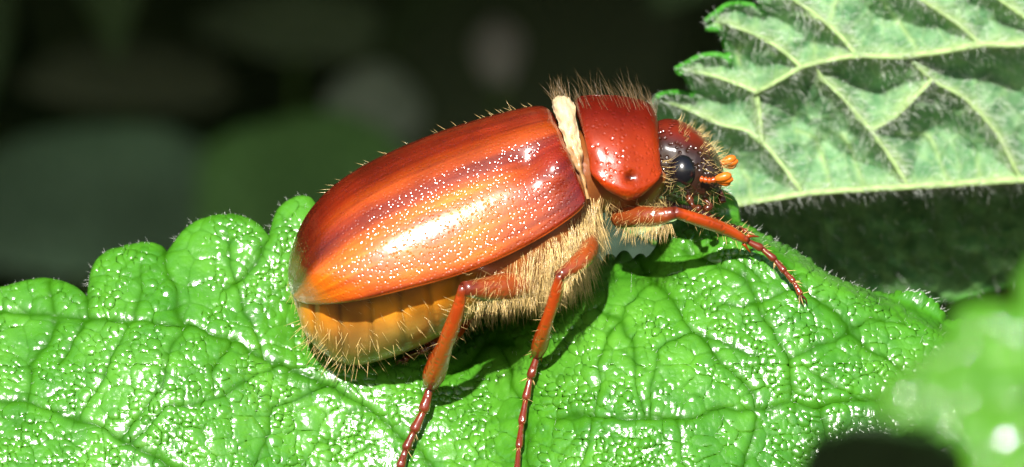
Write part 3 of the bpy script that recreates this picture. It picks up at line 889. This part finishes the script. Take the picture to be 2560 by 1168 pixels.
# legs: femur, tibia and jointed tarsus as one tapering surface
def leg(fem, fr_, tib, tr_, tar, tarr, side=-1):
    """every list: (px, py, y); radii in px"""
    parts = []
    q = interp(np.array([P(*p) for p in fem]), 20); parts.append(tube(q, np.interp(np.linspace(0, 1, 20), np.linspace(0, 1, len(fr_)), fr_) * K, 14))
    q = interp(np.array([P(*p) for p in tib]), 24); parts.append(tube(q, np.interp(np.linspace(0, 1, 24), np.linspace(0, 1, len(tr_)), tr_) * K, 14))
    tib_pts = q
    tp = np.array([P(*p) for p in tar])
    for i in range(len(tp) - 1):
        a_, b_ = tp[i], tp[i + 1]
        s = np.linspace(0, 1, 8)
        r = tarr * K * np.array([.66, .68, .72, .78, .86, .96, 1.0, .72]) * (1 - 0.06 * i)
        parts.append(tube(a_ + (b_ - a_) * s[:, None] * 1.03, r, 10))
    v, f = merge(parts)
    nf = len(parts[0][0]); nt_ = len(parts[1][0])
    cf = np.array([0.26, 0.050, 0.009]); ct = np.array([0.42, 0.052, 0.004]); cd = np.array([0.13, 0.018, 0.006])
    C = np.empty((len(v), 3))
    s1 = np.repeat(np.linspace(0, 1, 20), 14); s1 = np.r_[s1, 0, 1][:nf]
    C[:nf] = cf * (1 - sstep(s1, 0.8, 1.0)[:, None]) + cd * sstep(s1, 0.8, 1.0)[:, None]
    s2 = np.r_[np.repeat(np.linspace(0, 1, 24), 14), 0, 1]
    kk = np.clip(sstep(s2, 0.85, 1.0) * 0.8 + sstep(0.08 - s2, 0, 0.08), 0, 1)[:, None]
    C[nf:nf + nt_] = ct * (1 - kk) + cd * kk
    C[nf + nt_:] = cd * 1.25
    lg = mesh('leg', v, f, M_leg, beetle, col=C)
    # claws
    e = tp[-1]; d = tp[-1] - tp[-2]; d /= np.linalg.norm(d)
    for s in (-1, 1):
        sd = np.array([s * 0.7, 0.1, 0.3])
        pth = interp(np.array([e, e + d * 0.02 + sd * 0.012, e + d * 0.035 + sd * 0.016 + np.array([0, 0.012, -0.012])]), 8)
        v, f = tube(pth, np.linspace(0.006, 0.0012, 8), 6)
        mesh('claw', v, f, M_claw, lg)
    # bristles on tibia and tarsus
    bp, bd, bl_ = [], [], []
    for i in range(3, 23):
        for s in (-1, 1):
            t_ = tib_pts[i] - tib_pts[i - 1]; t_ /= np.linalg.norm(t_)
            pr = np.cross(t_, [0, 1, 0]) * s
            bp.append(tib_pts[i] + pr * 0.012); bd.append(pr + 0.6 * t_ + rng.normal(0, 0.25, 3)); bl_.append(rng.uniform(0.02, 0.075))
    for i in range(len(tp) - 1):
        for s in range(7):
            t_ = tp[i + 1] - tp[i]; t_ /= np.linalg.norm(t_)
            bp.append(tp[i] + (tp[i + 1] - tp[i]) * 0.92); bd.append(0.75 * t_ + rng.normal(0, 0.5, 3)); bl_.append(rng.uniform(0.03, 0.06))
    v, f = hairs(np.array(bp), np.array(bd), np.array(bl_), 0.0014)
    tag(mesh('bristles', v, f, M_gold_hair, lg), kind='stuff')
    # spurs at the end of the tibia
    e = tib_pts[-1]; t_ = tib_pts[-1] - tib_pts[-3]; t_ /= np.linalg.norm(t_)
    for s in (-1, 1):
        pr = np.cross(t_, [0, 1, 0]) * s
        pth = np.array([e + pr * 0.02 - t_ * 0.01, e + pr * 0.035 + t_ * 0.02, e + pr * 0.045 + t_ * 0.045])
        v, f = tube(interp(pth, 6), np.linspace(0.009, 0.002, 6), 6)
        mesh('spur', v, f, M_rim, lg)
    return lg
def lz(px, py, off=0.035):
    return float(main_depth(np.array(float(px)), np.array(float(py)))) - off
# near side
leg([(1545, 545, -0.10), (1600, 540, -0.20), (1650, 540, -0.24), (1688, 532, -0.25)], (24, 27, 25, 16),
    [(1684, 530, -0.25), (1740, 548, -0.18), (1810, 572, -0.08), (1868, 602, lz(1868, 602, .12))], (14, 16, 17, 15, 10),
    [(1866, 602, lz(1866, 602, .12)), (1905, 622, lz(1905, 622, .09)), (1937, 650, lz(1937, 650, .06)), (1962, 680, lz(1962, 680, .05)), (1985, 706, lz(1985, 706, .05)), (2002, 738, lz(2002, 738))], 11)
leg([(1478, 590, -0.12), (1468, 632, -0.27), (1440, 662, -0.36), (1396, 692, -0.41)], (20, 25, 24, 15),
    [(1402, 686, -0.41), (1385, 750, -0.34), (1362, 820, -0.25), (1343, 886, lz(1343, 886, .10))], (11, 15, 16, 15, 17, 20, 21, 15),
    [(1344, 886, lz(1344, 886, .10)), (1326, 945, lz(1326, 945, .06)), (1314, 1000, lz(1314, 1000, .045)), (1304, 1060, lz(1304, 1060)), (1297, 1120, lz(1297, 1120)), (1291, 1190, lz(1291, 1190))], 12)
leg([(1345, 706, -0.10), (1290, 714, -0.25), (1225, 722, -0.36), (1158, 722, -0.44)], (36, 40, 34, 18),
    [(1158, 716, -0.45), (1140, 790, -0.37), (1106, 880, -0.22), (1076, 962, lz(1076, 962, .10))], (11, 15, 19, 21, 20, 24, 28, 29, 20),
    [(1076, 966, lz(1076, 966, .10)), (1058, 1030, lz(1058, 1030, .06)), (1034, 1080, lz(1034, 1080, .045)), (1014, 1125, lz(1014, 1125)), (1000, 1170, lz(1000, 1170)), (990, 1215, lz(990, 1215))], 15)
# far side
leg([(1560, 540, 0.10), (1620, 530, 0.25), (1690, 515, 0.30)], (30, 36, 22),
    [(1690, 515, 0.30), (1740, 530, 0.34), (1790, 560, 0.36)], (17, 18, 14),
    [(1790, 560, 0.36), (1815, 565, 0.40), (1835, 568, lz(1835, 568, .06)), (1852, 572, lz(1852, 572)), (1866, 580, lz(1866, 580))], 9, 1)
leg([(1440, 640, 0.20), (1430, 660, 0.32), (1410, 690, 0.40)], (28, 30, 20),
    [(1410, 690, 0.40), (1390, 700, 0.45), (1370, 715, 0.50)], (15, 18, 16),
    [(1370, 715, 0.50), (1350, 722, 0.50), (1330, 730, lz(1330, 730)), (1310, 735, lz(1310, 735))], 9, 1)
leg([(1300, 720, 0.20), (1240, 745, 0.28), (1190, 770, 0.30)], (44, 44, 26),
    [(1190, 770, 0.30), (1160, 800, 0.24), (1130, 835, 0.18), (1075, 868, 0.10)], (14, 20, 22, 20),
    [(1075, 868, 0.10), (1050, 880, 0.09), (1030, 888, lz(1030, 888)), (1010, 900, lz(1010, 900))], 10, 1)

# ------------------------------------------------------------------ hair of the beetle
HP, HD, HL, HR, HB = [], [], [], [], []
def add(p, d, l, r, bnd=None):
    HP.append(p); HD.append(d); HL.append(np.broadcast_to(l, (len(p),))); HR.append(np.broadcast_to(r, (len(p),)))
    HB.append(np.zeros((len(p), 3)) if bnd is None else bnd)
def flush(name, mat):
    v, f = hairs(np.vstack(HP), np.vstack(HD), np.concatenate(HL), np.concatenate(HR), np.vstack(HB))
    tag(mesh(name, v, f, mat, beetle), kind='stuff')
    for l_ in (HP, HD, HL, HR, HB): l_.clear()
bn = grid_normals(body_V); cc = body_V.mean(1, keepdims=True)
sg = np.sign(((body_V - cc) * bn).sum(-1))[..., None]; bn = bn * sg
flatV = body_V.reshape(-1, 3); flatN = bn.reshape(-1, 3); fx, fy = body_px.ravel(), body_py.ravel()
near = flatV[:, 1] < 0.12
# thorax fleece
emx = np.array(eM, float)[::-1]
mline = np.interp(fx, emx[:, 0], emx[:, 1])
idx = np.nonzero(near & (fx > 1170) & (fx < 1500) & (fy > mline + 22))[0]
wgt = np.exp(-((fx[idx] - 1390) / 110) ** 2) + 0.12; wgt /= wgt.sum()
s_ = rng.choice(idx, 2100, p=wgt)
jit = rng.normal(0, 0.006, (len(s_), 3))
flow = np.stack([vnoise(fx[s_], fy[s_], 34, 72), 0.4 * vnoise(fx[s_], fy[s_], 34, 73), 0.4 * vnoise(fx[s_], fy[s_], 34, 74)], -1)
add(flatV[s_] + jit, flatN[s_] * 0.28 + np.array([-0.15, -0.05, -0.95]) + 0.45 * flow + rng.normal(0, 0.13, (len(s_), 3)), rng.uniform(0.07, 0.17, len(s_)) * (1 - 0.55 * sstep(fy[s_], 640, 740)), rng.uniform(0.0005, 0.0011, len(s_)), rng.normal(0, 0.10, (len(s_), 3)) + np.array([0.05, 0.08, -0.15]) - 0.3 * flow)
# belly and rear
idx = np.nonzero(near & (fx < 1180) & (fy > 690) & (flatV[:, 1] < 0.05))[0]
s_ = rng.choice(idx, 190)
add(flatV[s_], flatN[s_] * 0.5 + np.array([0.5, -0.1, -0.6]) + rng.normal(0, 0.3, (len(s_), 3)), rng.uniform(0.02, 0.08, len(s_)), 0.0006)
idx = np.nonzero((fx < 930) & (fy > 800))[0]
s_ = rng.choice(idx, 80)
add(flatV[s_], flatN[s_] + np.array([-0.25, -0.3, -0.35]) + rng.normal(0, 0.3, (len(s_), 3)), rng.uniform(0.05, 0.11, len(s_)), 0.0011)
# below the neck
idx = np.nonzero(near & (fx > 1500) & (fy > 480))[0]
s_ = rng.choice(idx, 260)
add(flatV[s_], flatN[s_] * 0.5 + np.array([0.2, -0.1, -0.8]) + rng.normal(0, 0.4, (len(s_), 3)), rng.uniform(0.04, 0.10, len(s_)), 0.0008, rng.normal(0, 0.3, (len(s_), 3)))
# front and middle femur fringe
for (x0, y0, z0), (x1, y1, z1), n_ in (((1560, 572, -0.2), (1680, 562, -0.25), 90), ((1470, 640, -0.36), (1410, 712, -0.42), 60), ((1340, 745, -0.3), (1180, 758, -0.44), 70)):
    t_ = rng.random(n_)[:, None]
    p_ = P(x0 + (x1 - x0) * t_[:, 0], y0 + (y1 - y0) * t_[:, 0], z0 + (z1 - z0) * t_[:, 0])
    add(p_, np.array([-0.05, -0.1, -1.0]) + rng.normal(0, 0.25, (n_, 3)), rng.uniform(0.04, 0.09, n_), 0.0008)
for pth, rad_, n_ in (([(1335, 706, -0.13), (1290, 714, -0.25), (1225, 722, -0.36), (1170, 722, -0.42)], 46, 170), ([(1478, 600, -0.15), (1468, 632, -0.27), (1440, 662, -0.36), (1400, 690, -0.40)], 28, 120), ([(1545, 545, -0.10), (1600, 540, -0.20), (1670, 536, -0.25)], 27, 110)):
    q = interp(np.array([P(*p) for p in pth]), 60)[rng.integers(0, 60, n_)]
    an_ = rng.uniform(-1.2, 2.2, n_)
    nr_ = np.stack([0 * an_, -np.cos(an_), -np.sin(an_)], -1)
    add(q + nr_ * rad_ * K * 0.95, nr_ * 0.5 + np.array([-0.35, 0, -0.6]) + rng.normal(0, 0.25, (n_, 3)), rng.uniform(0.025, 0.06, n_), 0.0007)
flush('fleece', M_gold_hair)
# head bristles
hn = grid_normals(head_V); cc = head_V.mean(1, keepdims=True); hn *= np.sign(((head_V - cc) * hn).sum(-1))[..., None]
fV, fN = head_V.reshape(-1, 3), hn.reshape(-1, 3); hpx, hpy = head_px.ravel(), head_py.ravel()
idx = np.nonzero((fV[:, 1] < 0.08) & ((hpy > 440) | (hpx > 1745)))[0]; s_ = rng.choice(idx, 170)
add(fV[s_], fN[s_] * 0.7 + np.array([0.35, 0, -0.25]) + rng.normal(0, 0.4, (len(s_), 3)), rng.uniform(0.03, 0.065, len(s_)), 0.0006, rng.normal(0, 0.3, (len(s_), 3)))
idx = np.nonzero((hpy < 345 + 0.5 * (hpx - 1700)) & (hpx > 1690))[0]; s_ = rng.choice(idx, 80)
add(fV[s_], fN[s_] + np.array([0.2, 0, 0.3]) + rng.normal(0, 0.25, (len(s_), 3)), rng.uniform(0.02, 0.045, len(s_)), 0.0007)
# cheek hairs sweeping across below the eye
n_ = 16; a_ = rng.random(n_)
add(P(1652 + 20 * rng.random(n_), 395 + 80 * a_, -0.20 + 0 * a_), np.array([1.0, -0.35, -0.15]) + rng.normal(0, 0.3, (n_, 3)), rng.uniform(0.03, 0.08, n_), 0.0006, np.array([0, 0.1, 0.35]) + rng.normal(0, 0.1, (n_, 3)))
# rear edge fringe and back bristles of the wing cases
er = el_V[:, :40].reshape(-1, 3)
top = el_V[:, 0]
for u_ in np.r_[rng.uniform(0.30, 0.72, 16), rng.uniform(0.02, 0.28, 16)]:
    i = int(u_ * (len(top) - 1)); t_ = top[min(i + 1, len(top) - 1)] - top[i]; t_ /= np.linalg.norm(t_)
    nrm = np.array([t_[2], 0, -t_[0]]); nrm = nrm * np.sign(nrm[2] + 1e-6)
    add((top[i] - nrm * 0.003 + np.array([0, rng.uniform(-0.06, 0.06), 0]))[None], (nrm * 0.75 + t_ * 0.7 + rng.normal(0, 0.15, 3))[None], rng.uniform(0.04, 0.075), 0.0013)
flush('bristles', M_gold_hair)
# long erect hairs of the pronotum and the tuft on the membrane
idx = rng.integers(0, 70 * 16, 160); pv = pro_V[:, :16].reshape(-1, 3)[idx].copy()
pv[:, 1] = np.where(rng.random(len(pv)) < 0.5, pv[:, 1], -pv[:, 1] - 0.03)
add(pv, np.array([-0.28, 0, 1.0]) + rng.normal(0, 0.16, (len(pv), 3)), rng.uniform(0.05, 0.12, len(pv)), 0.0006, rng.normal(0, 0.12, (len(pv), 3)) + np.array([-0.12, 0, 0]))
n_ = 46; a_ = rng.random(n_)
add(P(1378 + 50 * a_, 250 + 0 * a_, rng.uniform(-0.06, 0.08, n_)), np.array([-0.35, 0, 1.0]) + rng.normal(0, 0.22, (n_, 3)), rng.uniform(0.04, 0.12, n_), 0.0008)
flush('erect_hair', M_dark_hair)
